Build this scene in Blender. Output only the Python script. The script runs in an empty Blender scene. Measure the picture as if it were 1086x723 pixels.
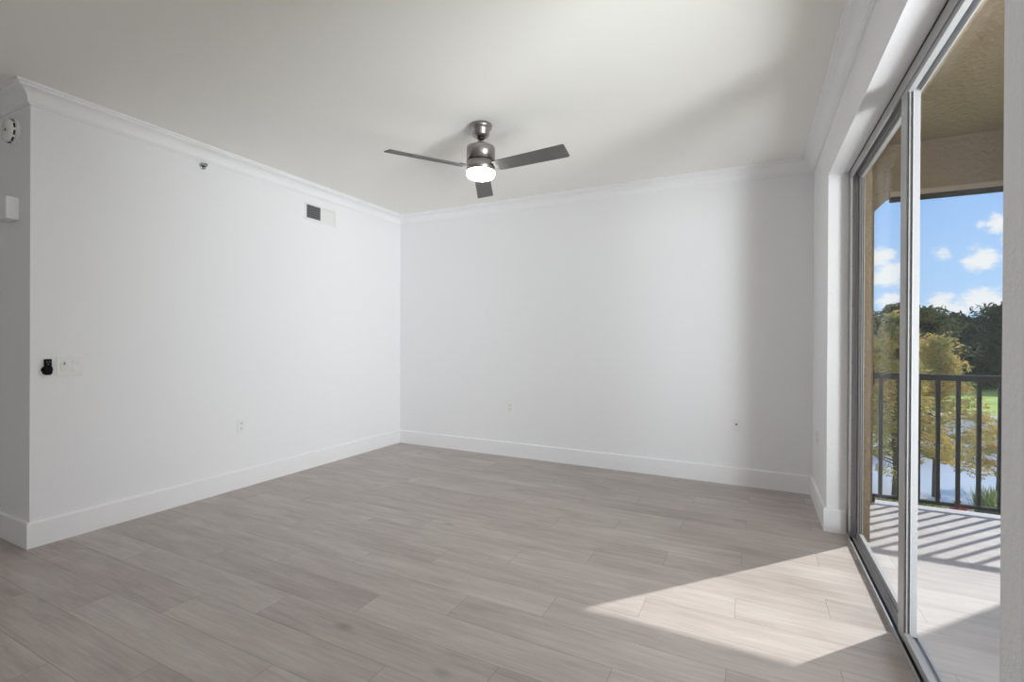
import bpy, math, random
from mathutils import Vector, Matrix

# ------------------------------------------------------------------ setup
K = 1.2                      # all lengths below are written in units of 1.2 m
S = bpy.context.scene
COL = S.collection
random.seed(11)

# camera
cam_d = bpy.data.cameras.new('camera')
cam_d.sensor_width = 36.0
cam_d.lens = 509.65 / 1086.0 * 36.0
cam_d.clip_start = 0.02
cam_d.clip_end = 1000
cam = bpy.data.objects.new('camera', cam_d)
COL.objects.link(cam)
_r = Vector((0.89393288, 0.44817217, 0.00507008))
_u = Vector((-0.00569655, 0.00004984, 0.99998377))
_f = Vector((-0.44816465, 0.89394726, -0.00259759))
M = Matrix((( _r.x, _u.x, -_f.x), (_r.y, _u.y, -_f.y), (_r.z, _u.z, -_f.z))).to_4x4()
M.translation = Vector((0, 0, 1.1 * K))
cam.matrix_world = M
S.camera = cam

S.view_settings.view_transform = 'Standard'
S.view_settings.look = 'None'
S.view_settings.gamma = 1.0
S.view_settings.use_curve_mapping = False
S.view_settings.exposure = 0.10
S.cycles.use_denoising = True
S.cycles.max_bounces = 14
S.cycles.diffuse_bounces = 8
S.cycles.glossy_bounces = 6
S.cycles.transparent_max_bounces = 16
S.cycles.sample_clamp_indirect = 6.0
S.cycles.caustics_reflective = False
S.cycles.caustics_refractive = False

SUN_STRENGTH = 5.0
SKY_GAIN = 1.0
SKY_BOOST = 1.0
LAMP = 20.0
REAR_FILL_W = 22.0
BALCONY_FILL_W = 200.0

# sun
sun_d = bpy.data.lights.new('sun', 'SUN')
sun_d.energy = SUN_STRENGTH
sun_d.angle = math.radians(0.7)
sun_d.color = (1.0, 0.985, 0.965)
sun = bpy.data.objects.new('sun', sun_d)
COL.objects.link(sun)
_sd = Vector((0.66, 0.751, 0.69))           # towards the sun
sun.rotation_euler = _sd.to_track_quat('Z', 'Y').to_euler()
sun.location = (10, 12, 12)

# added fill light outside an invented window of the door wall, behind the camera
rear_fill_d = bpy.data.lights.new('rear_fill_light', 'AREA')
rear_fill_d.shape = 'RECTANGLE'
rear_fill_d.size = 2.0 * K
rear_fill_d.size_y = 1.7 * K
rear_fill_d.energy = REAR_FILL_W
rear_fill_d.color = (0.92, 0.965, 1.0)
rear_fill = bpy.data.objects.new('rear_fill_light', rear_fill_d)
COL.objects.link(rear_fill)
rear_fill.location = Vector((0.75, -0.65, 1.15)) * K
rear_fill.rotation_euler = Vector((1.0, -0.30, -0.12)).to_track_quat('Z', 'X').to_euler()

# added fill light on the balcony, out of view, to brighten the room
dr_d = bpy.data.lights.new('balcony_fill_light', 'AREA')
dr_d.shape = 'RECTANGLE'
dr_d.size = 0.8 * K
dr_d.size_y = 3.1 * K
dr_d.energy = BALCONY_FILL_W
dr_d.color = (0.94, 0.97, 1.0)
dr_d.spread = math.radians(130)
dr = bpy.data.objects.new('balcony_fill_light', dr_d)
COL.objects.link(dr)
dr.location = Vector((1.85, 0.85, 0.50)) * K
dr.rotation_euler = Vector((0.94, -0.20, -0.36)).to_track_quat('Z', 'Y').to_euler()


class NT:
    """small helper around a node tree"""
    def __init__(s, nt):
        s.nt = nt
        s.N = nt.nodes
        s.L = nt.links

    def n(s, t, **kw):
        nd = s.N.new(t)
        for k, v in kw.items():
            setattr(nd, k, v)
        return nd

    def put(s, sock, v):
        if isinstance(v, bpy.types.NodeSocket):
            s.L.new(v, sock)
        else:
            sock.default_value = v

    def m(s, op, a, b=0.0, c=0.0, clamp=False):
        nd = s.n('ShaderNodeMath', operation=op)
        nd.use_clamp = clamp
        s.put(nd.inputs[0], a); s.put(nd.inputs[1], b); s.put(nd.inputs[2], c)
        return nd.outputs[0]

    def mix(s, f, a, b, blend='MIX'):
        nd = s.n('ShaderNodeMix', data_type='RGBA', blend_type=blend)
        s.put(nd.inputs[0], f); s.put(nd.inputs[6], a); s.put(nd.inputs[7], b)
        return nd.outputs[2]

    def ramp(s, f, a, b, smooth=True):
        nd = s.n('ShaderNodeMapRange', interpolation_type='SMOOTHSTEP' if smooth else 'LINEAR')
        s.put(nd.inputs[0], f); s.put(nd.inputs[1], a); s.put(nd.inputs[2], b)
        return nd.outputs[0]

    def noise(s, vec, scale, detail=3.0, rough=0.5, dist=0.0):
        nd = s.n('ShaderNodeTexNoise')
        s.put(nd.inputs['Vector'], vec)
        nd.inputs['Scale'].default_value = scale
        nd.inputs['Detail'].default_value = detail
        nd.inputs['Roughness'].default_value = rough
        nd.inputs['Distortion'].default_value = dist
        return nd.outputs[0]

    def vscale(s, vec, xyz):
        nd = s.n('ShaderNodeVectorMath', operation='MULTIPLY')
        s.put(nd.inputs[0], vec); nd.inputs[1].default_value = xyz
        return nd.outputs[0]

    def dot(s, vec, xyz):
        nd = s.n('ShaderNodeVectorMath', operation='DOT_PRODUCT')
        s.put(nd.inputs[0], vec); nd.inputs[1].default_value = xyz
        return nd.outputs['Value']


def rgb(r, g, b):
    return (r, g, b, 1.0)


# ------------------------------------------------------------------ sky
W = bpy.data.worlds.new('World')
S.world = W
W.use_nodes = True
W.node_tree.nodes.clear()
t = NT(W.node_tree)
co = t.n('ShaderNodeTexCoord').outputs['Generated']
sep = t.n('ShaderNodeSeparateXYZ')
t.L.new(co, sep.inputs[0])
zz = sep.outputs[2]
sky = t.mix(t.ramp(zz, 0.0, 0.45), rgb(0.46, 0.68, 0.97), rgb(0.20, 0.42, 0.90))
warp = t.noise(t.vscale(co, (1, 1, 1.6)), 34.0, 6.0, 0.65)
fine = t.noise(t.vscale(co, (1, 1, 2.2)), 9.0, 6.0, 0.6)
cl = None
for (d, rad, amp) in (((0.186, 0.9727, 0.139), 0.030, 1.0), ((0.196, 0.9742, 0.108), 0.036, 1.0), ((0.304, 0.9443, 0.1259), 0.030, 0.95),
                 ((0.291, 0.9463, 0.121), 0.020, 0.7), ((0.2581, 0.9643, 0.0593), 0.026, 1.05), ((0.3053, 0.9504, 0.0597), 0.032, 1.05), ((0.318, 0.9483, 0.052), 0.028, 0.9),
                 ((0.3165, 0.9333, 0.1695), 0.024, 0.75), ((0.325, 0.93, 0.145), 0.022, 0.7), ((0.26, 0.9563, 0.1339), 0.020, 0.50),
                 ((0.298, 0.9389, 0.1726), 0.012, 0.60), ((0.2781, 0.9594, 0.0468), 0.030, 0.8),
                 ((0.20, 0.978, 0.065), 0.030, 0.9), ((0.24, 0.970, 0.045), 0.026, 0.7)):
    v = Vector(d).normalized()
    sub = t.n('ShaderNodeVectorMath', operation='DISTANCE')
    t.put(sub.inputs[0], co); sub.inputs[1].default_value = v
    q = t.m('DIVIDE', sub.outputs['Value'], rad * 0.78)
    g = t.m('MULTIPLY', t.m('EXPONENT', t.m('MULTIPLY', t.m('MULTIPLY', q, q), -1.0)), amp)
    cl = g if cl is None else t.m('MAXIMUM', cl, g)
puff = t.ramp(t.m('ADD', cl, t.m('MULTIPLY', t.m('SUBTRACT', warp, 0.5), 1.7)), 0.30, 0.85)
# general scattered cloud away from the mapped puffs
far = t.ramp(t.dot(co, tuple(Vector((0.26, 0.96, 0.09)).normalized())), 0.985, 0.93)
gen = t.m('MULTIPLY', t.ramp(fine, 0.52, 0.66), far)
cm = t.m('MULTIPLY', t.m('MAXIMUM', puff, gen), t.ramp(zz, -0.02, 0.02))
skyc = t.mix(cm, sky, rgb(0.86, 0.88, 0.92))
low = t.mix(t.ramp(zz, -0.03, 0.0), rgb(0.12, 0.15, 0.08), skyc)
# extra glow added to the unseen side of the sky, to light the room
hz = t.ramp(t.dot(co, tuple(Vector((0.95, 0.05, 0.25)).normalized())), 0.55, 0.95)
gain = t.m('ADD', t.m('MULTIPLY', hz, SKY_BOOST), SKY_GAIN)
warmc = t.mix(hz, low, rgb(0.92, 0.92, 0.95))
bg = t.n('ShaderNodeBackground')
t.L.new(warmc, bg.inputs[0]); t.L.new(gain, bg.inputs[1])
out = t.n('ShaderNodeOutputWorld')
t.L.new(bg.outputs[0], out.inputs[0])
W.cycles.sampling_method = 'MANUAL'
W.cycles.sample_map_resolution = 1024


# ------------------------------------------------------------------ materials
def mat(name, color, rough=0.5, metal=0.0, spec=0.5, bump=None, var=None, emit=None, extra=None):
    """bump=(scale, strength, distance)   var=(scale, amount)"""
    m = bpy.data.materials.new(name)
    m.use_nodes = True
    t = NT(m.node_tree)
    b = t.N['Principled BSDF']
    b.inputs['Base Color'].default_value = rgb(*color)
    b.inputs['Roughness'].default_value = rough
    b.inputs['Metallic'].default_value = metal
    b.inputs['Specular IOR Level'].default_value = spec
    co = t.n('ShaderNodeTexCoord').outputs['Object']
    if var:
        nz = t.noise(co, var[0], 4.0, 0.55)
        f = t.ramp(nz, 0.3, 0.7, False)
        a = var[1]
        c = t.mix(f, rgb(*[x * (1 - a) for x in color]), rgb(*[min(1, x * (1 + a)) for x in color]))
        t.L.new(c, b.inputs['Base Color'])
    if bump:
        nz = t.noise(co, bump[0], 4.0, 0.6)
        bp = t.n('ShaderNodeBump')
        bp.inputs['Strength'].default_value = bump[1]
        bp.inputs['Distance'].default_value = bump[2]
        t.L.new(nz, bp.inputs['Height'])
        t.L.new(bp.outputs[0], b.inputs['Normal'])
    if emit:
        b.inputs['Emission Color'].default_value = rgb(*emit[0])
        b.inputs['Emission Strength'].default_value = emit[1]
    if extra:
        extra(t, b, co)
    return m


def plank_mat(name, dark, light):
    m = bpy.data.materials.new(name)
    m.use_nodes = True
    t = NT(m.node_tree)
    b = t.N['Principled BSDF']
    geo = t.n('ShaderNodeNewGeometry').outputs['Position']
    sp = t.n('ShaderNodeSeparateXYZ'); t.L.new(geo, sp.inputs[0])
    Wd, Ln = 0.1685 * K, 1.012 * K
    y = t.m('DIVIDE', t.m('SUBTRACT', sp.outputs[1], 2.099 * K - 100 * Wd), Wd)
    row = t.m('FLOOR', y)
    fy = t.m('FRACT', y)
    # rows step by a third of a plank
    xo = t.m('SUBTRACT', sp.outputs[0], t.m('ADD', t.m('MULTIPLY', t.m('SUBTRACT', row, 100.0), 0.342 * K), -0.06 * K))
    x = t.m('ADD', t.m('DIVIDE', xo, Ln), 100.0)
    coln = t.m('FLOOR', x)
    fx = t.m('FRACT', x)
    idv = t.n('ShaderNodeCombineXYZ'); t.L.new(row, idv.inputs[0]); t.L.new(coln, idv.inputs[1])
    wn = t.n('ShaderNodeTexWhiteNoise', noise_dimensions='3D'); t.L.new(idv.outputs[0], wn.inputs[0])
    # grain coordinates shifted per plank
    sh = t.n('ShaderNodeVectorMath', operation='SCALE'); t.L.new(wn.outputs['Color'], sh.inputs[0]); sh.inputs['Scale'].default_value = 37.0
    ad = t.n('ShaderNodeVectorMath', operation='ADD'); t.L.new(geo, ad.inputs[0]); t.L.new(sh.outputs[0], ad.inputs[1])
    g1 = t.noise(t.vscale(ad.outputs[0], (1.0, 9.0, 1.0)), 2.2, 6.0, 0.62, 0.5)
    g2 = t.noise(t.vscale(ad.outputs[0], (1.0, 22.0, 1.0)), 5.0, 4.0, 0.6, 0.3)
    g3 = t.noise(t.vscale(ad.outputs[0], (1.0, 3.0, 1.0)), 1.6, 3.0, 0.5, 0.8)
    g = t.m('ADD', t.m('MULTIPLY', g1, 0.5), t.m('ADD', t.m('MULTIPLY', g2, 0.36), t.m('MULTIPLY', g3, 0.35)))
    g = t.m('ADD', g, t.m('MULTIPLY', t.m('SUBTRACT', wn.outputs['Value'], 0.5), 0.11))
    c = t.mix(t.ramp(g, 0.38, 0.77, False), rgb(*dark), rgb(*light))
    # knots
    kn = t.n('ShaderNodeTexVoronoi'); kn.inputs['Scale'].default_value = 1.7
    t.L.new(t.vscale(ad.outputs[0], (1.0, 2.2, 1.0)), kn.inputs['Vector'])
    kf = t.m('MULTIPLY', t.ramp(kn.outputs['Distance'], 0.13, 0.0), 0.5)
    c = t.mix(kf, c, rgb(*[v * 0.55 for v in dark]))
    # joints
    ey = t.m('MULTIPLY', t.m('MINIMUM', fy, t.m('SUBTRACT', 1.0, fy)), Wd)
    ex = t.m('MULTIPLY', t.m('MINIMUM', fx, t.m('SUBTRACT', 1.0, fx)), Ln)
    e = t.m('MINIMUM', ex, ey)
    jf = t.m('SUBTRACT', 1.0, t.ramp(e, 0.0007, 0.0021))
    c = t.mix(t.m('MULTIPLY', jf, 0.55), c, rgb(0.17, 0.14, 0.12))
    t.L.new(c, b.inputs['Base Color'])
    b.inputs['Roughness'].default_value = 0.42
    b.inputs['Specular IOR Level'].default_value = 0.35
    bp = t.n('ShaderNodeBump'); bp.inputs['Strength'].default_value = 0.25; bp.inputs['Distance'].default_value = 0.002
    t.L.new(t.m('SUBTRACT', t.m('MULTIPLY', g2, 0.4), jf), bp.inputs['Height'])
    t.L.new(bp.outputs[0], b.inputs['Normal'])
    return m


def glass_mat():
    m = bpy.data.materials.new('window_glass')
    m.use_nodes = True
    t = NT(m.node_tree)
    t.N.clear()
    lw = t.n('ShaderNodeLayerWeight'); lw.inputs[0].default_value = 0.5
    f = t.m('ADD', t.m('MULTIPLY', t.m('POWER', lw.outputs['Facing'], 4.0), 0.11), 0.010)
    tr = t.n('ShaderNodeBsdfTransparent'); tr.inputs[0].default_value = rgb(0.965, 0.975, 0.97)
    gl = t.n('ShaderNodeBsdfGlossy'); gl.inputs['Roughness'].default_value = 0.0
    gl.inputs[0].default_value = rgb(0.95, 0.97, 0.97)
    mx = t.n('ShaderNodeMixShader')
    t.L.new(f, mx.inputs[0]); t.L.new(tr.outputs[0], mx.inputs[1]); t.L.new(gl.outputs[0], mx.inputs[2])
    o = t.n('ShaderNodeOutputMaterial'); t.L.new(mx.outputs[0], o.inputs[0])
    return m


def leaf_mat(name, c1, c2, c3, scale=0.6, trans=0.35):
    m = bpy.data.materials.new(name)
    m.use_nodes = True
    t = NT(m.node_tree)
    t.N.clear()
    co = t.n('ShaderNodeNewGeometry').outputs['Position']
    n1 = t.noise(co, scale, 3.0, 0.6)
    n2 = t.noise(co, 7.0, 2.0, 0.5)
    c = t.mix(t.ramp(n1, 0.38, 0.62), rgb(*c1), rgb(*c2))
    c = t.mix(t.ramp(n2, 0.5, 0.75), c, rgb(*c3))
    df = t.n('ShaderNodeBsdfDiffuse'); t.L.new(c, df.inputs[0])
    tl = t.n('ShaderNodeBsdfTranslucent'); t.L.new(c, tl.inputs[0])
    mx = t.n('ShaderNodeMixShader'); mx.inputs[0].default_value = trans
    t.L.new(df.outputs[0], mx.inputs[1]); t.L.new(tl.outputs[0], mx.inputs[2])
    o = t.n('ShaderNodeOutputMaterial'); t.L.new(mx.outputs[0], o.inputs[0])
    return m


def brushed(t, b, co):
    nz = t.noise(t.vscale(co, (40, 40, 900)), 1.0, 2.0, 0.5)
    c = t.mix(nz, rgb(0.24, 0.22, 0.21), rgb(0.42, 0.39, 0.375))
    t.L.new(c, b.inputs['Base Color'])


MT = dict(
    wall=mat('wall_paint_white', (0.865, 0.868, 0.885), 0.75, spec=0.25, bump=(70, 0.35, 0.002)),
    ceil=mat('ceiling_paint_cream', (0.885, 0.875, 0.835), 0.85, spec=0.15, bump=(60, 0.30, 0.002)),
    wallt=mat('wall_paint_orange_peel', (0.865, 0.868, 0.885), 0.7, spec=0.25, bump=(55, 0.8, 0.006)),
    trim=mat('trim_paint_white', (0.89, 0.89, 0.905), 0.38, spec=0.4),
    floor=plank_mat('wood_look_tile', (0.335, 0.285, 0.26), (0.545, 0.495, 0.465)),
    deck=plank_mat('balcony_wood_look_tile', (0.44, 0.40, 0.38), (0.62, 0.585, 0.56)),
    stucco=mat('tan_stucco', (0.27, 0.21, 0.14), 0.9, spec=0.15, bump=(30, 0.9, 0.018), var=(6, 0.06)),
    stucco_trim=mat('tan_smooth_band', (0.42, 0.34, 0.26), 0.8, spec=0.2),
    slab=mat('building_concrete', (0.5, 0.48, 0.44), 0.9, bump=(20, 0.4, 0.01)),
    alu=mat('white_aluminium', (0.42, 0.42, 0.43), 0.35, metal=0.0, spec=0.5),
    mill=mat('mill_finish_track', (0.50, 0.50, 0.51), 0.35, metal=0.35),
    gasket=mat('black_gasket', (0.012, 0.012, 0.013), 0.6),
    screw=mat('dull_screw', (0.18, 0.18, 0.18), 0.45, metal=0.6),
    glass=glass_mat(),
    bronze=mat('dark_bronze_rail', (0.009, 0.008, 0.007), 0.5, spec=0.3),
    nickel=mat('brushed_nickel', (0.28, 0.26, 0.25), 0.30, metal=0.9, extra=brushed),
    darkm=mat('dark_nickel', (0.06, 0.05, 0.05), 0.30, metal=0.8),
    blade=mat('grey_fan_blade', (0.125, 0.122, 0.115), 0.5, spec=0.25, var=(9, 0.06)),
    lens=mat('frosted_lamp_lens', (0.9, 0.9, 0.9), 0.4, emit=((1.0, 0.97, 0.93), LAMP)),
    plastic=mat('white_plastic', (0.84, 0.84, 0.83), 0.35),
    ivory=mat('ivory_plastic', (0.83, 0.82, 0.78), 0.35),
    slot=mat('dark_slot', (0.03, 0.03, 0.03), 0.7),
    black=mat('black_plastic', (0.005, 0.005, 0.005), 0.5, spec=0.12),
    chrome=mat('chrome_plate', (0.5, 0.5, 0.5), 0.2, metal=1.0),
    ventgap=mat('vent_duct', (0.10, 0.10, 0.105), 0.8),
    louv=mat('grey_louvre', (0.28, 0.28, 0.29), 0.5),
    grass=mat('lawn_grass', (0.30, 0.38, 0.10), 0.95, spec=0.1, var=(0.35, 0.25)),
    bank=mat('sandy_bank', (0.38, 0.34, 0.25), 0.95, spec=0.1, var=(0.8, 0.3)),
    water=mat('pond_water', (0.46, 0.48, 0.50), 0.12, spec=1.0, bump=(5, 0.10, 0.015)),
    bark=mat('grey_brown_bark', (0.13, 0.095, 0.07), 0.95, spec=0.1, bump=(30, 0.8, 0.02), var=(8, 0.3)),
    gold=leaf_mat('golden_cypress_needles', (0.36, 0.34, 0.13), (0.60, 0.43, 0.14), (0.50, 0.30, 0.14), 0.9),
    russet=leaf_mat('russet_olive_needles', (0.28, 0.26, 0.13), (0.48, 0.34, 0.19), (0.34, 0.28, 0.16), 0.8),
    pine=leaf_mat('dark_pine_needles', (0.035, 0.055, 0.030), (0.060, 0.080, 0.040), (0.09, 0.10, 0.05), 0.4, 0.2),
    olive=leaf_mat('olive_leaves', (0.10, 0.12, 0.05), (0.20, 0.17, 0.08), (0.14, 0.14, 0.07), 0.35, 0.25),
    shrub=leaf_mat('yellow_green_leaves', (0.20, 0.26, 0.05), (0.42, 0.42, 0.09), (0.30, 0.36, 0.08), 1.5),
    reed=leaf_mat('reed_blades', (0.13, 0.20, 0.06), (0.24, 0.28, 0.10), (0.30, 0.30, 0.14), 1.5),
    red=leaf_mat('red_leaves', (0.40, 0.05, 0.03), (0.55, 0.12, 0.05), (0.30, 0.05, 0.03), 3.0),
)


# ------------------------------------------------------------------ mesh helpers
class MB:
    def __init__(s):
        s.v = []; s.f = []; s.sm = []

    def add(s, vs, fs, smooth=False):
        o = len(s.v)
        s.v += [tuple(p) for p in vs]
        s.f += [tuple(i + o for i in f) for f in fs]
        s.sm += [smooth] * len(fs)
        return s

    def box(s, x0, x1, y0, y1, z0, z1):
        vs = [(x0, y0, z0), (x1, y0, z0), (x1, y1, z0), (x0, y1, z0), (x0, y0, z1), (x1, y0, z1), (x1, y1, z1), (x0, y1, z1)]
        return s.add(vs, [(0, 3, 2, 1), (4, 5, 6, 7), (0, 1, 5, 4), (1, 2, 6, 5), (2, 3, 7, 6), (3, 0, 4, 7)])

    def bbox(s, x0, x1, y0, y1, z0, z1, b=0.002):
        """box with bevelled edges (chamfer b)"""
        cx, cy, cz = (x0 + x1) / 2, (y0 + y1) / 2, (z0 + z1) / 2
        hx, hy, hz = abs(x1 - x0) / 2, abs(y1 - y0) / 2, abs(z1 - z0) / 2
        b = min(b, hx * .45, hy * .45, hz * .45)
        vs = []; idx = {}
        for sx in (-1, 1):
            for sy in (-1, 1):
                for sz in (-1, 1):
                    for ax in range(3):
                        h = [hx - b, hy - b, hz - b]
                        h[ax] += b
                        idx[(sx, sy, sz, ax)] = len(vs)
                        vs.append((cx + sx * h[0], cy + sy * h[1], cz + sz * h[2]))
        fs = []
        for ax in range(3):
            a1, a2 = [a for a in range(3) if a != ax]
            for sg in (-1, 1):
                q = []
                for (p, r) in ((-1, -1), (1, -1), (1, 1), (-1, 1)):
                    k = [0, 0, 0]; k[ax] = sg; k[a1] = p; k[a2] = r
                    q.append(idx[(k[0], k[1], k[2], ax)])
                fs.append(tuple(q))
        for ax in range(3):
            a1, a2 = [a for a in range(3) if a != ax]
            for p in (-1, 1):
                for r in (-1, 1):
                    k = [0, 0, 0]; k[a1] = p; k[a2] = r
                    lo = list(k); lo[ax] = -1; hi = list(k); hi[ax] = 1
                    fs.append((idx[(*lo, a1)], idx[(*hi, a1)], idx[(*hi, a2)], idx[(*lo, a2)]))
        for sx in (-1, 1):
            for sy in (-1, 1):
                for sz in (-1, 1):
                    fs.append(tuple(idx[(sx, sy, sz, a)] for a in range(3)))
        return s.add(vs, fs)

    def lathe(s, c, prof, n=40, axis='z', smooth=True):
        """prof = [(radius, height)] about an axis through c"""
        vs = []; fs = []
        for (r, h) in prof:
            for k in range(n):
                a = 2 * math.pi * k / n
                ca, sa = r * math.cos(a), r * math.sin(a)
                if axis == 'z': vs.append((c[0] + ca, c[1] + sa, c[2] + h))
                elif axis == 'x': vs.append((c[0] + h, c[1] + ca, c[2] + sa))
                else: vs.append((c[0] + ca, c[1] + h, c[2] + sa))
        for i in range(len(prof) - 1):
            for k in range(n):
                a = i * n + k; b_ = i * n + (k + 1) % n
                fs.append((a, b_, b_ + n, a + n))
        s.add(vs, fs, smooth)
        s.add(vs[:n], [tuple(range(n))]); s.add(vs[-n:], [tuple(range(n))])
        return s

    def tube(s, pts, rads, n=8):
        vs = []; fs = []
        P = [Vector(p) for p in pts]
        for i, p in enumerate(P):
            d = (P[min(i + 1, len(P) - 1)] - P[max(i - 1, 0)]).normalized()
            a = d.cross(Vector((0, 1, 0.13))).normalized(); b_ = d.cross(a)
            for k in range(n):
                q = 2 * math.pi * k / n
                vs.append(p + (a * math.cos(q) + b_ * math.sin(q)) * rads[i])
        for i in range(len(P) - 1):
            for k in range(n):
                a = i * n + k; b_ = i * n + (k + 1) % n
                fs.append((a, b_, b_ + n, a + n))
        s.add(vs, fs, True)
        s.add(vs[-n:], [tuple(range(n))])
        return s

    def extrude_poly(s, pts, fn0, fn1):
        """closed polygon pts mapped by fn0 / fn1 to the two end caps"""
        n = len(pts)
        vs = [fn0(p) for p in pts] + [fn1(p) for p in pts]
        fs = [tuple(range(n))[::-1], tuple(range(n, 2 * n))]
        fs += [(i, (i + 1) % n, n + (i + 1) % n, n + i) for i in range(n)]
        return s.add(vs, fs)

    def build(s, name, m, parent=None, at=None):
        org = Vector(at) if at else Vector((0, 0, 0))
        if parent is not None:
            par = parent['_w'] if '_w' in parent else (0, 0, 0)
            base = Vector(par)
        else:
            base = org
        me = bpy.data.meshes.new(name)
        me.from_pydata([tuple((Vector(p) - base) * K) for p in s.v], [], s.f)
        me.polygons.foreach_set('use_smooth', s.sm)
        me.update()
        import bmesh
        bm = bmesh.new(); bm.from_mesh(me)
        if len(s.v) < 20000:
            bmesh.ops.remove_doubles(bm, verts=bm.verts, dist=1e-5)
            bmesh.ops.recalc_face_normals(bm, faces=bm.faces)
        bm.to_mesh(me); bm.free()
        me.materials.append(m)
        o = bpy.data.objects.new(name, me)
        COL.objects.link(o)
        if parent is not None:
            o.parent = parent
            o['_w'] = tuple(base)
        else:
            o.location = base * K
            o['_w'] = tuple(base)
        return o


def tag(o, label=None, cat=None, group=None, kind=None):
    if label: o['label'] = label
    if cat: o['category'] = cat
    if group: o['group'] = group
    if kind: o['kind'] = kind
    return o


def empty(name, loc):
    o = bpy.data.objects.new(name, None)
    o.empty_display_size = 0.1
    o.location = Vector(loc) * K
    o['_w'] = tuple(loc)
    COL.objects.link(o)
    return o


def struct(mb, name, m, label=None):
    return tag(mb.build(name, m), label, None, None, 'structure')


# ------------------------------------------------------------------ room shell
L, R, D, Y0, YR, ZC = 3.3705, 0.3867, 4.053, 1.1135, 3.3171, 2.4079
EX = 0.585            # outer face of the door wall
YN = 1.127            # near edge of the door opening
ZH = 2.066            # soffit of the door opening
XW, YB = -6.0, -3.6   # far ends of the space behind the camera

fl = MB(); fl.box(XW, 0.478, YB, D, -0.12, 0.0)
struct(fl, 'floor', MT['floor'], 'greige wood look plank tile floor of the empty living room')
cl_ = MB(); cl_.box(XW, R + 0.09, YB, D, ZC, ZC + 0.1)
struct(cl_, 'ceiling', MT['ceil'], 'flat cream painted ceiling of the living room')
struct(MB().box(-L - 0.2, -L, Y0, D + 0.15, 0, ZC), 'wall_left', MT['wall'], 'long white painted wall on the left with the return vent')
struct(MB().box(-L, EX - 0.1, D, D + 0.15, 0, ZC), 'wall_back', MT['wall'], 'plain white painted back wall behind the ceiling fan')
struct(MB().box(XW, -L - 0.2, Y0, Y0 + 0.15, 0, ZC).box(-L - 0.2, -L - 0.1999, Y0, Y0 + .01, 0, ZC), 'wall_hallway', MT['wall'], 'shaded white wall face at the far left, turning the corner')
wr = MB()
wr.box(R, 0.485, YR, D, 0, ZC)
wr.box(R, 0.485, YN, YR, ZH, ZC)
WY0, WY1, WZ0 = -1.8, 0.50, 0.25      # opening of the added window, behind the camera
wr.box(R, 0.485, WY1, YN, 0, ZC).box(R, 0.485, YB, WY0, 0, ZC).box(R, 0.485, WY0, WY1, 0, WZ0).box(R, 0.485, WY0, WY1, ZH, ZC)
struct(wr, 'wall_right', MT['wallt'], 'white orange-peel textured wall around the sliding glass door')
wo = MB()
wo.box(0.485, 0.545, YR, D + 0.15, -0.1, ZC)
wo.box(0.545, EX, 3.268, D + 0.15, -0.1, ZC)
wo.box(0.485, EX, YN, YR, ZH, ZC).box(0.485, EX, WY1, YN, -0.1, ZC).box(0.485, EX, YB, WY0, -0.1, ZC).box(0.485, EX, WY0, WY1, -0.1, WZ0).box(0.485, EX, WY0, WY1, ZH, ZC)
struct(wo, 'wall_exterior', MT['stucco'], 'tan stucco outer face of the door wall beside the slider')
struct(MB().box(XW, EX, YB - 0.15, YB, 0, ZC), 'wall_rear', MT['wall'])
struct(MB().box(XW - 0.15, XW, YB, Y0 + 0.15, 0, ZC), 'wall_far_left', MT['wall'])


def offset_path(path, d):
    """offset an open polyline to its right by d, mitred"""
    out = []
    n = len(path)
    for i in range(n):
        segs = []
        if i > 0: segs.append((path[i - 1], path[i]))
        if i < n - 1: segs.append((path[i], path[i + 1]))
        ns = []
        for a, b in segs:
            dx, dy = b[0] - a[0], b[1] - a[1]
            l = math.hypot(dx, dy)
            ns.append((dy / l, -dx / l))
        if len(ns) == 1:
            out.append((path[i][0] + ns[0][0] * d, path[i][1] + ns[0][1] * d))
        else:
            mx, my = ns[0][0] + ns[1][0], ns[0][1] + ns[1][1]
            k = d / (1 + ns[0][0] * ns[1][0] + ns[0][1] * ns[1][1])
            out.append((path[i][0] + mx * k, path[i][1] + my * k))
    return out


def sweep_seg(path, prof, i):
    offs = {p: offset_path(path, p[0]) for p in prof}
    mb = MB()
    mb.extrude_poly(prof, lambda p: (offs[p][i][0], offs[p][i][1], p[1]), lambda p: (offs[p][i + 1][0], offs[p][i + 1][1], p[1]))
    return mb


c = 0.0744
# crown moulding profile (distance from wall, height)
cr = [(0.0, ZC), (0.0, ZC - 0.096), (0.010, ZC - 0.096), (0.011, ZC - 0.088), (0.016, ZC - 0.086), (0.017, ZC - 0.078)]
for k in range(1, 8):       # cove
    a = math.radians(90 * k / 8)
    cr.append((0.017 + 0.040 * (1 - math.cos(a)), ZC - 0.078 + 0.050 * math.sin(a)))
cr += [(0.058, ZC - 0.026), (0.063, ZC - 0.024), (0.064, ZC - 0.014), (c - 0.002, ZC - 0.012), (c, ZC - 0.009), (c, ZC)]
cpath = [(XW, Y0), (-L, Y0), (-L, D), (R, D), (R, YB)]
for i, lb in enumerate(('white crown moulding over the shaded hallway face', 'white crown moulding along the left wall', 'white crown moulding along the back wall', 'white crown moulding above the sliding door wall')):
    struct(sweep_seg(cpath, cr, i), 'trim_%d' % (i + 1), MT['trim'], lb)
bp = [(0.0, 0.0), (0.0, 0.134), (0.010, 0.134), (0.0135, 0.130), (0.015, 0.124), (0.015, 0.0)]
bpath = [(XW, Y0), (-L, Y0), (-L, D), (R, D), (R, YR), (0.480, YR)]
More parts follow.
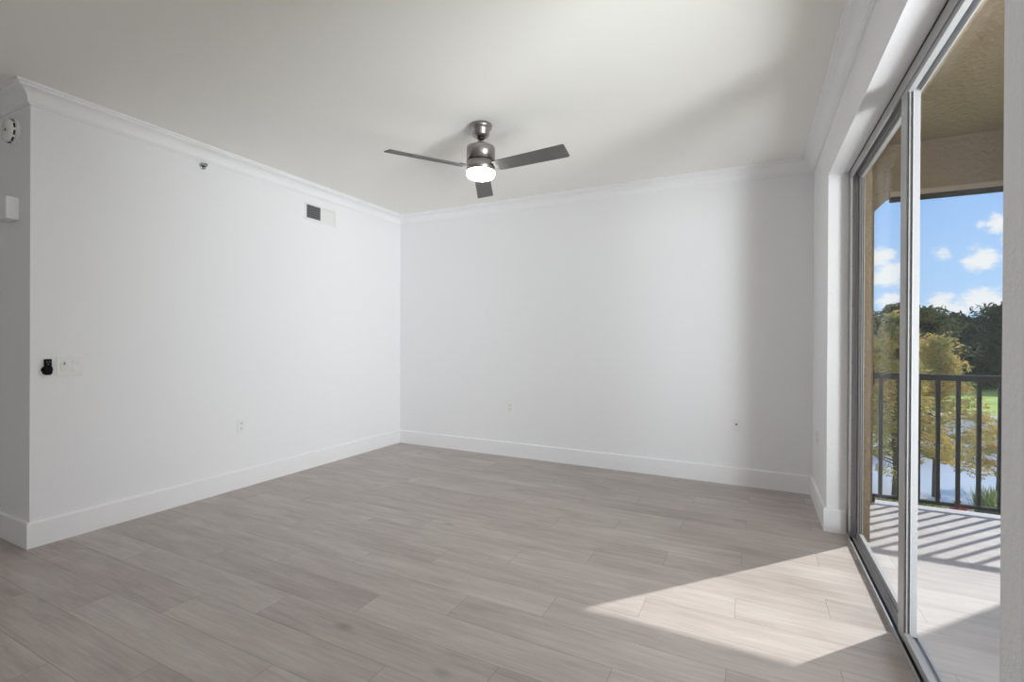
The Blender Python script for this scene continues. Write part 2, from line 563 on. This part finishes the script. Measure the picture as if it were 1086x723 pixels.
for i, (nm, lb) in enumerate((('hallway', 'white baseboard on the shaded hallway face'), ('left', 'tall white baseboard along the left wall'), ('back', 'tall white baseboard along the back wall'),
                              ('right', 'short white baseboard between back wall and door opening'), ('door_reveal', 'white baseboard return inside the door opening'))):
    struct(sweep_seg(bpath, bp, i), 'baseboard_' + nm, MT['trim'], lb)
struct(sweep_seg([(R, YN), (R, YB)], bp, 0), 'baseboard_right_near', MT['trim'])

# ------------------------------------------------------------------ sliding glass door
door = tag(empty('door_1', (0.51, 2.2, 0)), 'white framed sliding glass door opening onto the balcony', None, None, 'structure')
fr = MB()
FX0, FX1 = 0.487, 0.547
fr.box(FX0, FX1, 3.262, YR, 0.0, ZH)                # far jamb
fr.box(FX0, FX0 + 0.006, 3.250, 3.262, 0.0, ZH)     # jamb lips
fr.box(0.5135, 0.5185, 3.246, 3.262, 0.02, ZH)
fr.box(0.540, FX1, 3.250, 3.262, 0.0, ZH)
fr.box(FX0, FX1, YN, YN + 0.04, 0.0, ZH)            # near jamb
fr.box(FX0, FX1, YN + .04, 3.262, ZH - 0.012, ZH)   # head
for x0 in (FX0, 0.5155, 0.542):
    fr.box(x0, x0 + 0.005, YN + .04, 3.262, ZH - 0.050, ZH - 0.012)
fr.build('door_frame', MT['alu'], door)
MB().box(FX0 - 0.002, FX0, YN, YR, ZH - 0.007, ZH).build('head_gasket', MT['gasket'], door)
sl = MB()
sl.box(0.478, 0.552, YN, YR, -0.02, 0.006)
sl.box(0.478, 0.483, YN, 3.30, 0.006, 0.020)
sl.box(0.5175, 0.5215, YN, 3.262, 0.006, 0.024)
sl.box(0.5435, 0.552, YN, 3.262, 0.006, 0.016)
sl.box(0.500, 0.503, YN, 3.262, 0.006, 0.013)
sl.box(0.531, 0.534, YN, 3.262, 0.006, 0.013)
track = sl.build('sill_track', MT['mill'], door)
MB().box(0.4835, 0.4995, YN + .04, 3.262, 0.0062, 0.0075).box(0.522, 0.530, YN + .04, 3.262, 0.0062, 0.0075).build('track_groove', MT['gasket'], track)
sc = MB()
for z in (0.115, 0.40, 0.66, 0.98, 1.30, 1.52, 1.80):
    sc.lathe((0.496, 3.261, z), [(0.0035, 0.0), (0.0035, -0.002), (0.002, -0.0028)], 10, 'y')
sc.build('frame_screws', MT['screw'], door)


def panel(name, xa, xb, ya, yb, wa, wb):
    """sash between ya and yb; wa / wb = widths of the stiles"""
    z0, z1 = 0.016, ZH - 0.022
    f = MB()
    bt, tp = 0.034, 0.046
    f.bbox(xa, xb, ya, ya + wa, z0, z1, 0.0015)
    f.bbox(xa, xb, yb - wb, yb, z0, z1, 0.0015)
    f.bbox(xa + .001, xb - .001, ya + wa, yb - wb, z0 + .004, z0 + bt, 0.001)
    f.bbox(xa + .001, xb - .001, ya + wa, yb - wb, z1 - tp, z1, 0.001)
    s = f.build(name, MT['alu'], door)
    xm = (xa + xb) / 2
    MB().box(xm - 0.0025, xm + 0.0025, ya + wa - .004, yb - wb + .004, z0 + bt - .003, z1 - tp + .003).build('glass_pane', MT['glass'], s)
    g = MB()
    for x in (xa + 0.0045, xb - 0.0065):
        g.box(x, x + .002, ya + wa, ya + wa + 0.004, z0 + bt, z1 - tp)
        g.box(x, x + .002, yb - wb - .004, yb - wb, z0 + bt, z1 - tp)
    g.build('glazing_bead', MT['gasket'], s)
    return s


panel('sliding_panel', 0.5225, 0.5425, 2.235, 3.258, 0.095, 0.050)     # far, outer track
pb = panel('sliding_panel', 0.4915, 0.5135, 1.150, 2.262, 0.05, 0.075)    # near, inner track
MB().box(0.5137, 0.5222, 2.238, 2.246, 0.03, 2.03).build('interlock_strip', MT['gasket'], pb)

w1 = MB()
w1.bbox(0.50, 0.54, WY0, WY0 + .05, WZ0, ZH).bbox(0.50, 0.54, WY1 - .05, WY1, WZ0, ZH).bbox(0.50, 0.54, WY0 + .05, WY1 - .05, WZ0, WZ0 + .05).bbox(0.50, 0.54, WY0 + .05, WY1 - .05, ZH - .05, ZH)
w1.bbox(0.50, 0.54, -0.67, -0.63, WZ0 + .05, ZH - .05)
struct(w1, 'added_window_1', MT['alu'])  # unseen window, added to let the rear fill light in

# ------------------------------------------------------------------ balcony
XO = 2.19
struct(MB().box(EX, XO + .80, -2.5, 4.17, -0.16, -0.012).box(0.552, EX, YN, 3.268, -0.16, -0.012), 'balcony_floor', MT['deck'], 'sunlit pale plank tile floor of the balcony')
struct(MB().box(EX, XO + .80, -2.5, 4.17, 2.44, 2.56), 'balcony_ceiling', MT['stucco'], 'tan stucco ceiling over the balcony')
bm_ = MB(); bm_.box(EX, XO + 0.80, 4.09, 4.17, 2.085, 2.44)
bm_.extrude_poly([(0.745, 2.085), (0.83, 2.085), (0.745, 2.0)], lambda p: (p[0], 4.09, p[1]), lambda p: (p[0], 4.17, p[1]))
struct(bm_, 'balcony_beam', MT['stucco'], 'tan stucco beam over the balcony railing')
struct(MB().box(EX, 0.745, 4.09, 4.17, -0.012, 2.085), 'balcony_column', MT['stucco'], 'tan stucco column between wall and balcony railing')
struct(MB().box(0.83, XO + 0.04, 4.082, 4.09, 2.085, 2.118), 'trim_5', MT['stucco_trim'], 'lighter band along the foot of the stucco beam')
struct(MB().box(0.832, XO + 0.04, 4.094, 4.116, 2.052, 2.085), 'trim_6', MT['bronze'], 'dark bronze strip under the balcony beam')
struct(MB().box(XO + .70, XO + .80, -2.5, 4.05, 2.25, 2.44), 'balcony_side_beam', MT['stucco'])
struct(MB().box(XO, XO + .80, 4.05, 4.17, -0.012, 2.085), 'balcony_corner_column', MT['stucco'])
struct(MB().box(EX, XO + .80, -2.58, -2.5, -0.16, 2.56), 'balcony_end_wall', MT['stucco'])

rail = tag(empty('balcony_railing', (1.6, 4.09, -0.012)), 'dark bronze metal balcony railing with square balusters', 'railing')
ry = 4.11
MB().bbox(0.745, XO, ry - .022, ry + .022, 0.845, 0.885, .003).build('top_rail', MT['bronze'], rail)
MB().bbox(0.745, XO, ry - .012, ry + .012, 0.022, 0.044, .002).build('bottom_rail', MT['bronze'], rail)
x = 0.792
while x < XO - 0.03:
    MB().bbox(x - .0105, x + .0105, ry - .0105, ry + .0105, 0.044, 0.846, .002).build('baluster', MT['bronze'], rail)
    x += 0.1022
MB().box(0.745, 0.753, ry - .02, ry + .02, 0.80, 0.90).build('wall_bracket', MT['bronze'], rail)
for x in (0.747, 1.56):
    MB().box(x, x + .014, ry - .011, ry + .011, -0.012, 0.023).build('rail_foot', MT['bronze'], rail)

# ------------------------------------------------------------------ ceiling fan
FC = (-1.493, 2.54)
fan = tag(empty('ceiling_fan', (FC[0], FC[1], ZC)), 'brushed nickel ceiling fan with three grey blades and a lit round lamp', 'ceiling fan')
cx, cy = FC
MB().lathe((cx, cy, 0), [(0.069, ZC), (0.069, ZC - .012), (0.066, ZC - .020), (0.058, ZC - .026), (0.053, ZC - .032), (0.052, ZC - .062), (0.044, ZC - .070), (0.020, ZC - .072)], 48).build('canopy', MT['nickel'], fan)
MB().lathe((cx, cy, 0), [(0.016, ZC - .072), (0.024, ZC - .078), (0.020, ZC - .086), (0.012, ZC - .088)], 32).build('hanger_ball', MT['darkm'], fan)
MB().lathe((cx, cy, 0), [(0.0095, ZC - .08), (0.0095, 2.285)], 20).build('downrod', MT['nickel'], fan)
mh = MB()
mh.lathe((cx, cy, 0), [(0.018, 2.304), (0.030, 2.300), (0.032, 2.296), (0.032, 2.282), (0.046, 2.279), (0.076, 2.276), (0.084, 2.272), (0.0865, 2.264), (0.0865, 2.188)], 64)
mh.build('motor_housing', MT['nickel'], fan)
MB().lathe((cx, cy, 0), [(0.082, 2.188), (0.082, 2.181)], 64).build('housing_groove', MT['darkm'], fan)
lo = MB().lathe((cx, cy, 0), [(0.0865, 2.181), (0.0865, 2.128), (0.080, 2.124)], 64)
lo.build('lower_housing', MT['nickel'], fan)
MB().lathe((cx, cy, 0), [(0.078, 2.125), (0.085, 2.124), (0.0865, 2.118), (0.0865, 2.108), (0.084, 2.100), (0.076, 2.090), (0.060, 2.084), (0.035, 2.081), (0.002, 2.080)], 64).build('lamp_lens', MT['lens'], fan)
for ang in (-124.5, -4.0, 117.0):
    a = math.radians(ang)
    ax = Vector((math.cos(a), math.sin(a), 0)); tx = Vector((-math.sin(a), math.cos(a), 0))
    pt = math.radians(13)
    tt = tx * math.cos(pt) - Vector((0, 0, 1)) * math.sin(pt)
    nn = tx * math.sin(pt) + Vector((0, 0, 1)) * math.cos(pt)
    zb = 2.143
    o0 = Vector((cx, cy, zb))
    ir = MB()
    pr = [(0.075, -.020), (0.075, .020), (0.145, .040), (0.150, .034), (0.150, -.034), (0.145, -.040)]
    ir.extrude_poly(pr, lambda p: o0 + ax * p[0] + tt * p[1] + nn * 0.0035, lambda p: o0 + ax * p[0] + tt * p[1] + nn * 0.0075)
    bl = MB()
    outl = [(0.105, -.048), (0.105, .048), (0.30, .052), (0.555, .0560), (0.564, .0540), (0.568, .049), (0.577, -.051), (0.575, -.0565), (0.566, -.0585), (0.30, -.052)]
    bl.extrude_poly(outl, lambda p: o0 + ax * p[0] + tt * p[1] - nn * 0.0030, lambda p: o0 + ax * p[0] + tt * p[1] + nn * 0.0030)
    b_o = bl.build('blade', MT['blade'], fan)
    ir.build('blade_iron', MT['darkm'], b_o)
    for (ra, ta) in ((0.125, -.026), (0.125, .026), (0.138, 0.0)):
        p0 = o0 + ax * ra + tt * ta
        MB().tube([p0 - nn * 0.0050, p0 - nn * 0.0028], [0.0035, 0.0042], 8).build('screw', MT['screw'], b_o)

# ------------------------------------------------------------------ wall fittings
def wall_local(wall):
    """returns f(along, height, out) -> world for a wall"""
    if wall == 'left': return lambda a, z, o: (-L + o, a, z)
    if wall == 'back': return lambda a, z, o: (a, D - o, z)
    if wall == 'right': return lambda a, z, o: (R - o, a, z)
    return lambda a, z, o: (a, Y0 - o, z)


def wbox(mb, wl, a0, a1, z0, z1, o0, o1, b=0.001):
    p = wall_local(wl)(a0, z0, o0); q = wall_local(wl)(a1, z1, o1)
    return mb.bbox(min(p[0], q[0]), max(p[0], q[0]), min(p[1], q[1]), max(p[1], q[1]), z0, z1, b)


def outlet(wl, a, z, label, dark=False):
    w, h = 0.030, 0.049
    e = tag(empty('wall_outlet', wall_local(wl)(a, z - h, 0)), label, 'outlet')
    wbox(MB(), wl, a - w, a + w, z - h, z + h, 0, 0.0045, 0.0018).build('cover_plate', MT['plastic'], e)
    for s in (-1, 1):
        rc = wbox(MB(), wl, a - .0145, a + .0145, z + s * .0185 - .012, z + s * .0185 + .012, 0.0045, 0.0065, 0.0015).build('receptacle', MT['plastic'], e)
        sl = MB()
        for da in (-.0055, .0055):
            wbox(sl, wl, a + da - .0011, a + da + .0011, z + s * .0185 - .001, z + s * .0185 + .0075, 0.0065, 0.0068, 0.0001)
        wbox(sl, wl, a - .002, a + .002, z + s * .0185 - .009, z + s * .0185 - .005, 0.0065, 0.0068, 0.0001)
        sl.build('slots', MT['slot'], rc)
    return e


outlet('left', 2.272, 0.455, 'white duplex outlet low on the left wall')
outlet('back', -2.048, 0.462, 'white duplex outlet near the middle of the back wall, left of two')
outlet('right', 3.76, 0.467, 'white outlet on the narrow wall strip beside the sliding door')
# coax plate
e = tag(empty('cable_wall_plate', (-0.109, D, 0.413)), 'white cable plate with one dark socket, on the back wall near the door', 'wall plate')
wbox(MB(), 'back', -0.139, -0.079, 0.415, 0.512, 0, 0.0045, 0.0018).build('cover_plate', MT['plastic'], e)
MB().lathe((-0.109, D - 0.0045, 0.4635), [(0.0075, 0), (0.0075, -.004), (0.0055, -.0045), (0.0055, -.010), (0.002, -.010)], 16, 'y').build('socket', MT['screw'], e)
for dz in (-.038, .038):
    MB().lathe((-0.109, D - 0.0045, 0.4635 + dz), [(0.0032, 0), (0.0025, -.0012)], 10, 'y').build('screw', MT['plastic'], e)

# two-gang switch
sw = tag(empty('light_switch', (-L, 1.277, 0.885)), 'white double switch plate with a fan control and a rocker', 'light switch')
wbox(MB(), 'left', 1.220, 1.334, 0.887, 0.998, 0, 0.005, 0.002).build('cover_plate', MT['plastic'], sw)
tg = MB()
n = 20; pts = []
for k in range(n):
    a = 2 * math.pi * k / n
    pts.append((1.252 + 0.0155 * math.cos(a), 0.944 + 0.019 * (1 if math.sin(a) > 0 else -1) * min(1, abs(math.sin(a)) * 1.0) + (0.010 if math.sin(a) > 0 else -0.010)))
tg.extrude_poly(pts, lambda p: (-L + .005, p[0], p[1]), lambda p: (-L + .0085, p[0], p[1]))
tgo = tg.build('fan_control', MT['ivory'], sw)
tgo['label'] = 'ivory rounded fan control'
wbox(MB(), 'left', 1.2485, 1.2555, 0.950, 0.966, .0085, 0.0105, .0005).build('slider_knob', MT['louv'], tgo)
rk = MB()
rk.extrude_poly([(0.006, 0.915), (0.010, 0.915), (0.0065, 0.944), (0.0095, 0.973), (0.006, 0.973)], lambda p: (-L + p[0], 1.288, p[1]), lambda p: (-L + p[0], 1.3165, p[1]))
wbox(rk, 'left', 1.2855, 1.319, 0.912, 0.976, 0.004, 0.006, .0005)
rk.build('rocker', MT['plastic'], sw)

# small black device beside the switch
bd = tag(empty('remote_holder', (-L, 1.178, 0.900)), 'small black remote in a black wall holder, left of the switch plate', 'remote control')
b1 = MB(); wbox(b1, 'left', 1.161, 1.198, 0.905, 0.945, 0, .020, .003); wbox(b1, 'left', 1.156, 1.201, 0.918, 0.938, 0.002, .017, .003)
b1.extrude_poly([(1.164, 0.907), (1.172, 0.900), (1.190, 0.900), (1.197, 0.907)], lambda p: (-L + .001, p[0], p[1]), lambda p: (-L + .018, p[0], p[1]))
b1.build('holder', MT['black'], bd)
wbox(MB(), 'left', 1.166, 1.197, 0.912, 0.984, .003, .016, .004).build('remote', MT['black'], bd)
bt = MB()
for (aa, z) in ((1.176, .970), (1.187, .970), (1.1815, .957)):
    bt.lathe((-L + .016, aa, z), [(0.0035, 0), (0.003, .0014)], 10, 'x')
bt.build('buttons', MT['screw'], bd)

# air return vent (left half open dark louvres, right half pale louvres)
vt = tag(empty('air_vent', (-L, 2.993, 2.105)), 'white two-part air vent high on the left wall, one half dark inside', 'air vent')
V0, V1, VZ0, VZ1 = 2.824, 3.164, 2.108, 2.252
fmb = MB()
wbox(fmb, 'left', V0, V1, VZ0, VZ0 + .016, 0, .007); wbox(fmb, 'left', V0, V1, VZ1 - .016, VZ1, 0, .007)
wbox(fmb, 'left', V0, V0 + .018, VZ0 + .016, VZ1 - .016, 0, .007); wbox(fmb, 'left', V1 - .018, V1, VZ0 + .016, VZ1 - .016, 0, .007)
wbox(fmb, 'left', 2.988, 3.004, VZ0 + .016, VZ1 - .016, 0, .007)
fmb.build('vent_frame', MT['plastic'], vt)
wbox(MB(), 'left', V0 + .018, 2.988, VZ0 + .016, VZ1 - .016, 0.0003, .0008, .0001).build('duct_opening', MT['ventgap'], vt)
wbox(MB(), 'left', 3.004, V1 - .018, VZ0 + .016, VZ1 - .016, 0.0003, .0008, .0001).build('damper', MT['plastic'], vt)
for (a0, a1, tilt) in ((V0 + .018, 2.988, -0.5), (3.004, V1 - .018, 1.0)):
    nl = 6
    for k in range(nl):
        z = VZ0 + .016 + (k + .5) * (VZ1 - VZ0 - .032) / nl
        lm = MB()
        hw, dz = .0028, (.0014 if tilt < 0 else .0068)
        lm.extrude_poly([(0.0010, z - dz), (0.0062, z + (0.0016 if tilt < 0 else dz - .0008)), (0.0068, z + (0.0006 if tilt < 0 else dz - .0018)), (0.0014, z - dz - .001)],
                        lambda p: (-L + p[0], a0, p[1]), lambda p: (-L + p[0], a1, p[1]))
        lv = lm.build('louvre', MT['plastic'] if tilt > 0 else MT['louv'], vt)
        if tilt < 0: lv['label'] = 'dark louvre'

# side-wall sprinkler head
sp = tag(empty('sprinkler_head', (-L, 1.990, 2.277)), 'small chrome fire sprinkler head high on the left wall', 'sprinkler')
MB().lathe((-L, 1.990, 2.277), [(0.0235, 0), (0.0235, .002), (0.019, .006), (0.014, .007)], 28, 'x').build('escutcheon', MT['chrome'], sp)
MB().lathe((-L, 1.990, 2.277), [(0.009, .006), (0.009, .020), (0.006, .024), (0.004, .034)], 16, 'x').build('nozzle', MT['slot'], sp)
df = MB(); df.box(-L + .034, -L + .036, 1.978, 2.002, 2.272, 2.282); df.box(-L + .020, -L + .040, 1.978, 2.002, 2.286, 2.2875)
df.box(-L + .012, -L + .035, 1.9785, 1.9805, 2.273, 2.2868).box(-L + .012, -L + .035, 1.9995, 2.0015, 2.273, 2.2868)
df.build('deflector', MT['chrome'], sp)

# smoke alarm on the shaded face
sx, sz = -3.565, 2.205
sm = tag(empty('smoke_alarm', (sx, Y0, sz - .07)), 'round white smoke alarm high on the shaded face at the far left', 'smoke alarm')
MB().lathe((sx, Y0, sz), [(0.072, 0), (0.072, -.008), (0.066, -.010)], 40, 'y').build('mounting_plate', MT['plastic'], sm)
MB().lathe((sx, Y0, sz), [(0.062, -.008), (0.062, -.026), (0.056, -.034), (0.030, -.036), (0.001, -.036)], 40, 'y').build('housing', MT['plastic'], sm)
vs_ = MB()
for k in range(10):
    a = 2 * math.pi * (k + .5) / 10
    px_, pz_ = sx + .0615 * math.cos(a), sz + .0615 * math.sin(a)
    tx_, tz_ = -math.sin(a) * .013, math.cos(a) * .013
    ox, oz = math.cos(a) * .0015, math.sin(a) * .0015
    vs_.extrude_poly([(-1, -.015), (1, -.015), (1, -.023), (-1, -.023)], lambda p: (px_ + tx_ * p[0] - ox, Y0 + p[1], pz_ + tz_ * p[0] - oz), lambda p: (px_ + tx_ * p[0] + ox, Y0 + p[1], pz_ + tz_ * p[0] + oz))
vs_.build('vent_slots', MT['slot'], sm)
MB().lathe((sx, Y0, sz), [(0.008, -.036), (0.007, -.038), (0.001, -.038)], 16, 'y').build('test_button', MT['screw'], sm)

# door chime box
cb = tag(empty('door_chime', (-3.558, Y0, 1.715)), 'white box shaped door chime on the shaded face below the smoke alarm', 'door chime')
wbox(MB(), 'entry', -3.628, -3.488, 1.722, 1.840, 0.004, .055, .003).build('cover', MT['plastic'], cb)
wbox(MB(), 'entry', -3.620, -3.496, 1.730, 1.833, 0, .004, .001).build('back_plate', MT['plastic'], cb)

# ------------------------------------------------------------------ outdoors
GZ = -3.6
gr = MB(); gr.box(-60, 90, 39.0, 160, GZ - .5, GZ)
gr.box(-60, 90, 4.6, 16.6, GZ - .5, GZ).box(-60, -14, 16.6, 39, GZ - .5, GZ).box(42, 90, 16.6, 39, GZ - .5, GZ)
struct(gr, 'lawn', MT['grass'], 'green lawn beyond the pond')
bk = MB()
bk.extrude_poly([(38.0, GZ - .45), (39.4, GZ + .05), (41.5, GZ + .02), (41.5, GZ - .45)], lambda p: (-14, p[0], p[1]), lambda p: (42, p[0], p[1]))
bk.extrude_poly([(15.2, GZ - .45), (15.2, GZ + .03), (16.4, GZ + .05), (17.6, GZ - .45)], lambda p: (-14, p[0], p[1]), lambda p: (42, p[0], p[1]))
struct(bk, 'pond_bank', MT['bank'], 'sandy bank edging the pond')
struct(MB().box(-14, 42, 16.6, 39, GZ - .5, GZ - .12), 'pond', MT['water'], 'pale reflecting pond behind the railing')
struct(MB().box(-7, XO + .80, -4, 4.17, GZ, -0.16), 'building_base', MT['slab'])


def leaf_cloud(mb, centre, rad, n, size, flat=0.8, rng=random):
    """n small leaf blades scattered in an ellipsoid"""
    for _ in range(n):
        while True:
            p = Vector((rng.uniform(-1, 1), rng.uniform(-1, 1), rng.uniform(-1, 1)))
            if p.length < 1: break
        p = Vector((p.x * rad[0], p.y * rad[1], p.z * rad[2])) + Vector(centre)
        a = Vector((rng.gauss(0, 1), rng.gauss(0, 1), rng.gauss(0, flat))).normalized()
        b = a.cross(Vector((rng.gauss(0, 1), rng.gauss(0, 1), rng.gauss(0, 1)))).normalized()
        s_ = size * rng.uniform(.6, 1.4)
        q = [p - a * s_, p + b * s_ * .35, p + a * s_, p - b * s_ * .35]
        mb.add(q, [(0, 1, 2, 3)])


def tree(name, x, y, top, base_r, crown, leafm, label, cat='tree', leaf=0.07, n=90, clumps=70, seed=1, lean=0.0, low=0.25, shape='cone', group=None):
    rng = random.Random(seed)
    e = tag(empty(name, (x, y, GZ)), label, cat, group)
    h = top - GZ
    tk = MB()
    spine = []
    for k in range(9):
        f = k / 8
        spine.append(Vector((x + lean * f + rng.uniform(-.04, .04) * h * .15, y + rng.uniform(-.03, .03) * h * .15, GZ + h * .97 * f)))
    spine[0] = Vector((x, y, GZ - .05))
    tk.tube(spine, [base_r * (1.25 if k == 0 else 1 - .85 * k / 8) for k in range(9)], 10)
    cm = MB()
    for i in range(clumps):
        f = low + (1 - low) * (i + rng.random()) / clumps
        sp_ = spine[0].lerp(spine[8], f) + Vector((lean * 0, 0, 0))
        if shape == 'cone': rr = crown * (1.08 - ((f - low) / (1 - low)) ** 1.2) + .05
        else:
            g = (f - low) / (1 - low)
            rr = crown * math.sqrt(max(.04, 1 - (2 * g - .75) ** 2 * .62))
        an = rng.uniform(0, 2 * math.pi); dd = rr * math.sqrt(rng.uniform(.05, 1))
        cpt = sp_ + Vector((math.cos(an) * dd, math.sin(an) * dd, rng.uniform(-.1, .25) * rr - dd * .12))
        tk.tube([sp_ - Vector((0, 0, dd * .15)), sp_.lerp(cpt, .55) + Vector((0, 0, .05 * dd)), cpt], [base_r * .22 * (1.15 - f), base_r * .12 * (1.15 - f), base_r * .04], 5)
        cs = crown * rng.uniform(.12, .25)
        leaf_cloud(cm, cpt, (cs * 1.25, cs * 1.25, cs * .75), n, leaf, rng=rng)
    tk.build('trunk', MT['bark'], e)
    cm.build('foliage', MT[leafm], e)
    return e


tree('cypress_tree', 3.36, 15.7, 1.95, 0.10, 1.10, 'gold', 'golden cypress with a dark trunk close behind the left end of the railing', leaf=0.060, n=55, clumps=150, seed=3, low=0.30)
tree('cypress_tree', 5.05, 19.0, 1.35, 0.09, 1.40, 'gold', 'broad golden orange cypress in the middle of the railing view', leaf=0.065, n=55, clumps=150, seed=8, low=0.26)
tree('cypress_tree', 7.0, 20.6, -1.55, 0.05, 0.95, 'gold', 'small low yellow cypress at the pond, right of the broad golden one', leaf=0.06, n=50, clumps=60, seed=14, low=0.30, shape='round')
tree('cypress_tree', 5.2, 26.5, 1.75, 0.14, 1.9, 'russet', 'brownish olive tree behind the two golden cypresses', leaf=0.085, n=70, clumps=120, seed=21, low=0.3, shape='round')

far = [  # x, y, top, crown, material, seed
    (7.2, 47.0, 3.5, 3.2, 'olive', 31), (11.5, 50.0, 4.2, 3.6, 'olive', 32), (15.0, 53.0, 3.4, 3.4, 'pine', 33),
    (18.6, 52.0, 4.4, 3.6, 'pine', 34), (22.6, 53.5, 4.9, 4.0, 'pine', 35), (13.4, 58.0, 4.6, 3.4, 'pine', 38), (20.5, 60.0, 4.2, 4.2, 'pine', 39)]
flab = ['olive tree beyond the pond, leftmost of the far tree line', 'olive tree beyond the pond, second from the left of the far tree line', 'lower dark pine where the far tree line dips',
        'dark pine of the far tree line seen above the bright lawn', 'tallest dark pine of the far tree line, cut off by the near wall',
        'narrow dark pine showing behind the two olive trees of the far tree line', 'dark pine standing farthest back at the right of the far tree line']
for (x, y, tp, crn, mm, sd), lb in zip(far, flab):
    x, y, tp, crn = x * 1.27, y * 1.27, 1.1 + (tp - 1.1) * 1.27, crn * 1.27
    tree('pine_tree' if mm == 'pine' else 'broadleaf_tree', x, y, tp, 0.28, crn, mm, lb, leaf=0.26, n=90, clumps=80, seed=sd, low=0.12, shape='round', group='trees beyond the pond')


def clump_plant(name, x, y, h, r, n, leafm, label, cat, seed, blade=True):
    rng = random.Random(seed)
    e = tag(empty(name, (x, y, GZ)), label, cat)
    mb = MB()
    if blade:
        for _ in range(n):
            a = rng.uniform(0, 6.283); d = r * math.sqrt(rng.random())
            p = Vector((x + d * math.cos(a), y + d * math.sin(a), GZ - .05))
            hh = h * rng.uniform(.6, 1.05)
            tip = p + Vector((rng.gauss(0, .18) * h, rng.gauss(0, .18) * h, hh))
            w = Vector((math.cos(a + 1.5), math.sin(a + 1.5), 0)) * .012
            md = p.lerp(tip, .6) + Vector((0, 0, hh * .08))
            mb.add([p - w, p + w, md + w, md - w, tip], [(0, 1, 2, 3), (3, 2, 4)])
        mb.build('blades', MT[leafm], e)
    else:
        st = MB()
        for _ in range(14):
            a = rng.uniform(0, 6.283); d = r * rng.uniform(.2, .8)
            tip = Vector((x + d * math.cos(a), y + d * math.sin(a), GZ + h * rng.uniform(.5, .9)))
            st.tube([(x, y, GZ - .05), tuple(tip)], [.012, .004], 5)
            leaf_cloud(mb, tip, (r * .4, r * .4, h * .25), n // 14, .045, rng=rng)
        st.build('stems', MT['bark'], e)
        mb.build('leaves', MT[leafm], e)
    return e


clump_plant('reed_clump', 5.95, 17.6, 0.75, 0.5, 420, 'reed', 'tall green reeds at the pond edge behind the right balusters', 'reeds', 51)
clump_plant('red_shrub', 4.85, 16.5, 0.45, 0.22, 500, 'red', 'small red leaved shrub at the pond edge', 'shrub', 52, False)
clump_plant('green_shrub', 4.1, 16.0, 0.55, 0.45, 900, 'shrub', 'yellow green shrub at the near bank left of the red one', 'shrub', 53, False)
clump_plant('green_shrub', 2.95, 15.3, 0.7, 0.5, 900, 'shrub', 'yellow green shrub at the foot of the left cypress trunk', 'shrub', 54, False)

# drop the helper property
for o in S.objects:
    if '_w' in o: del o['_w']
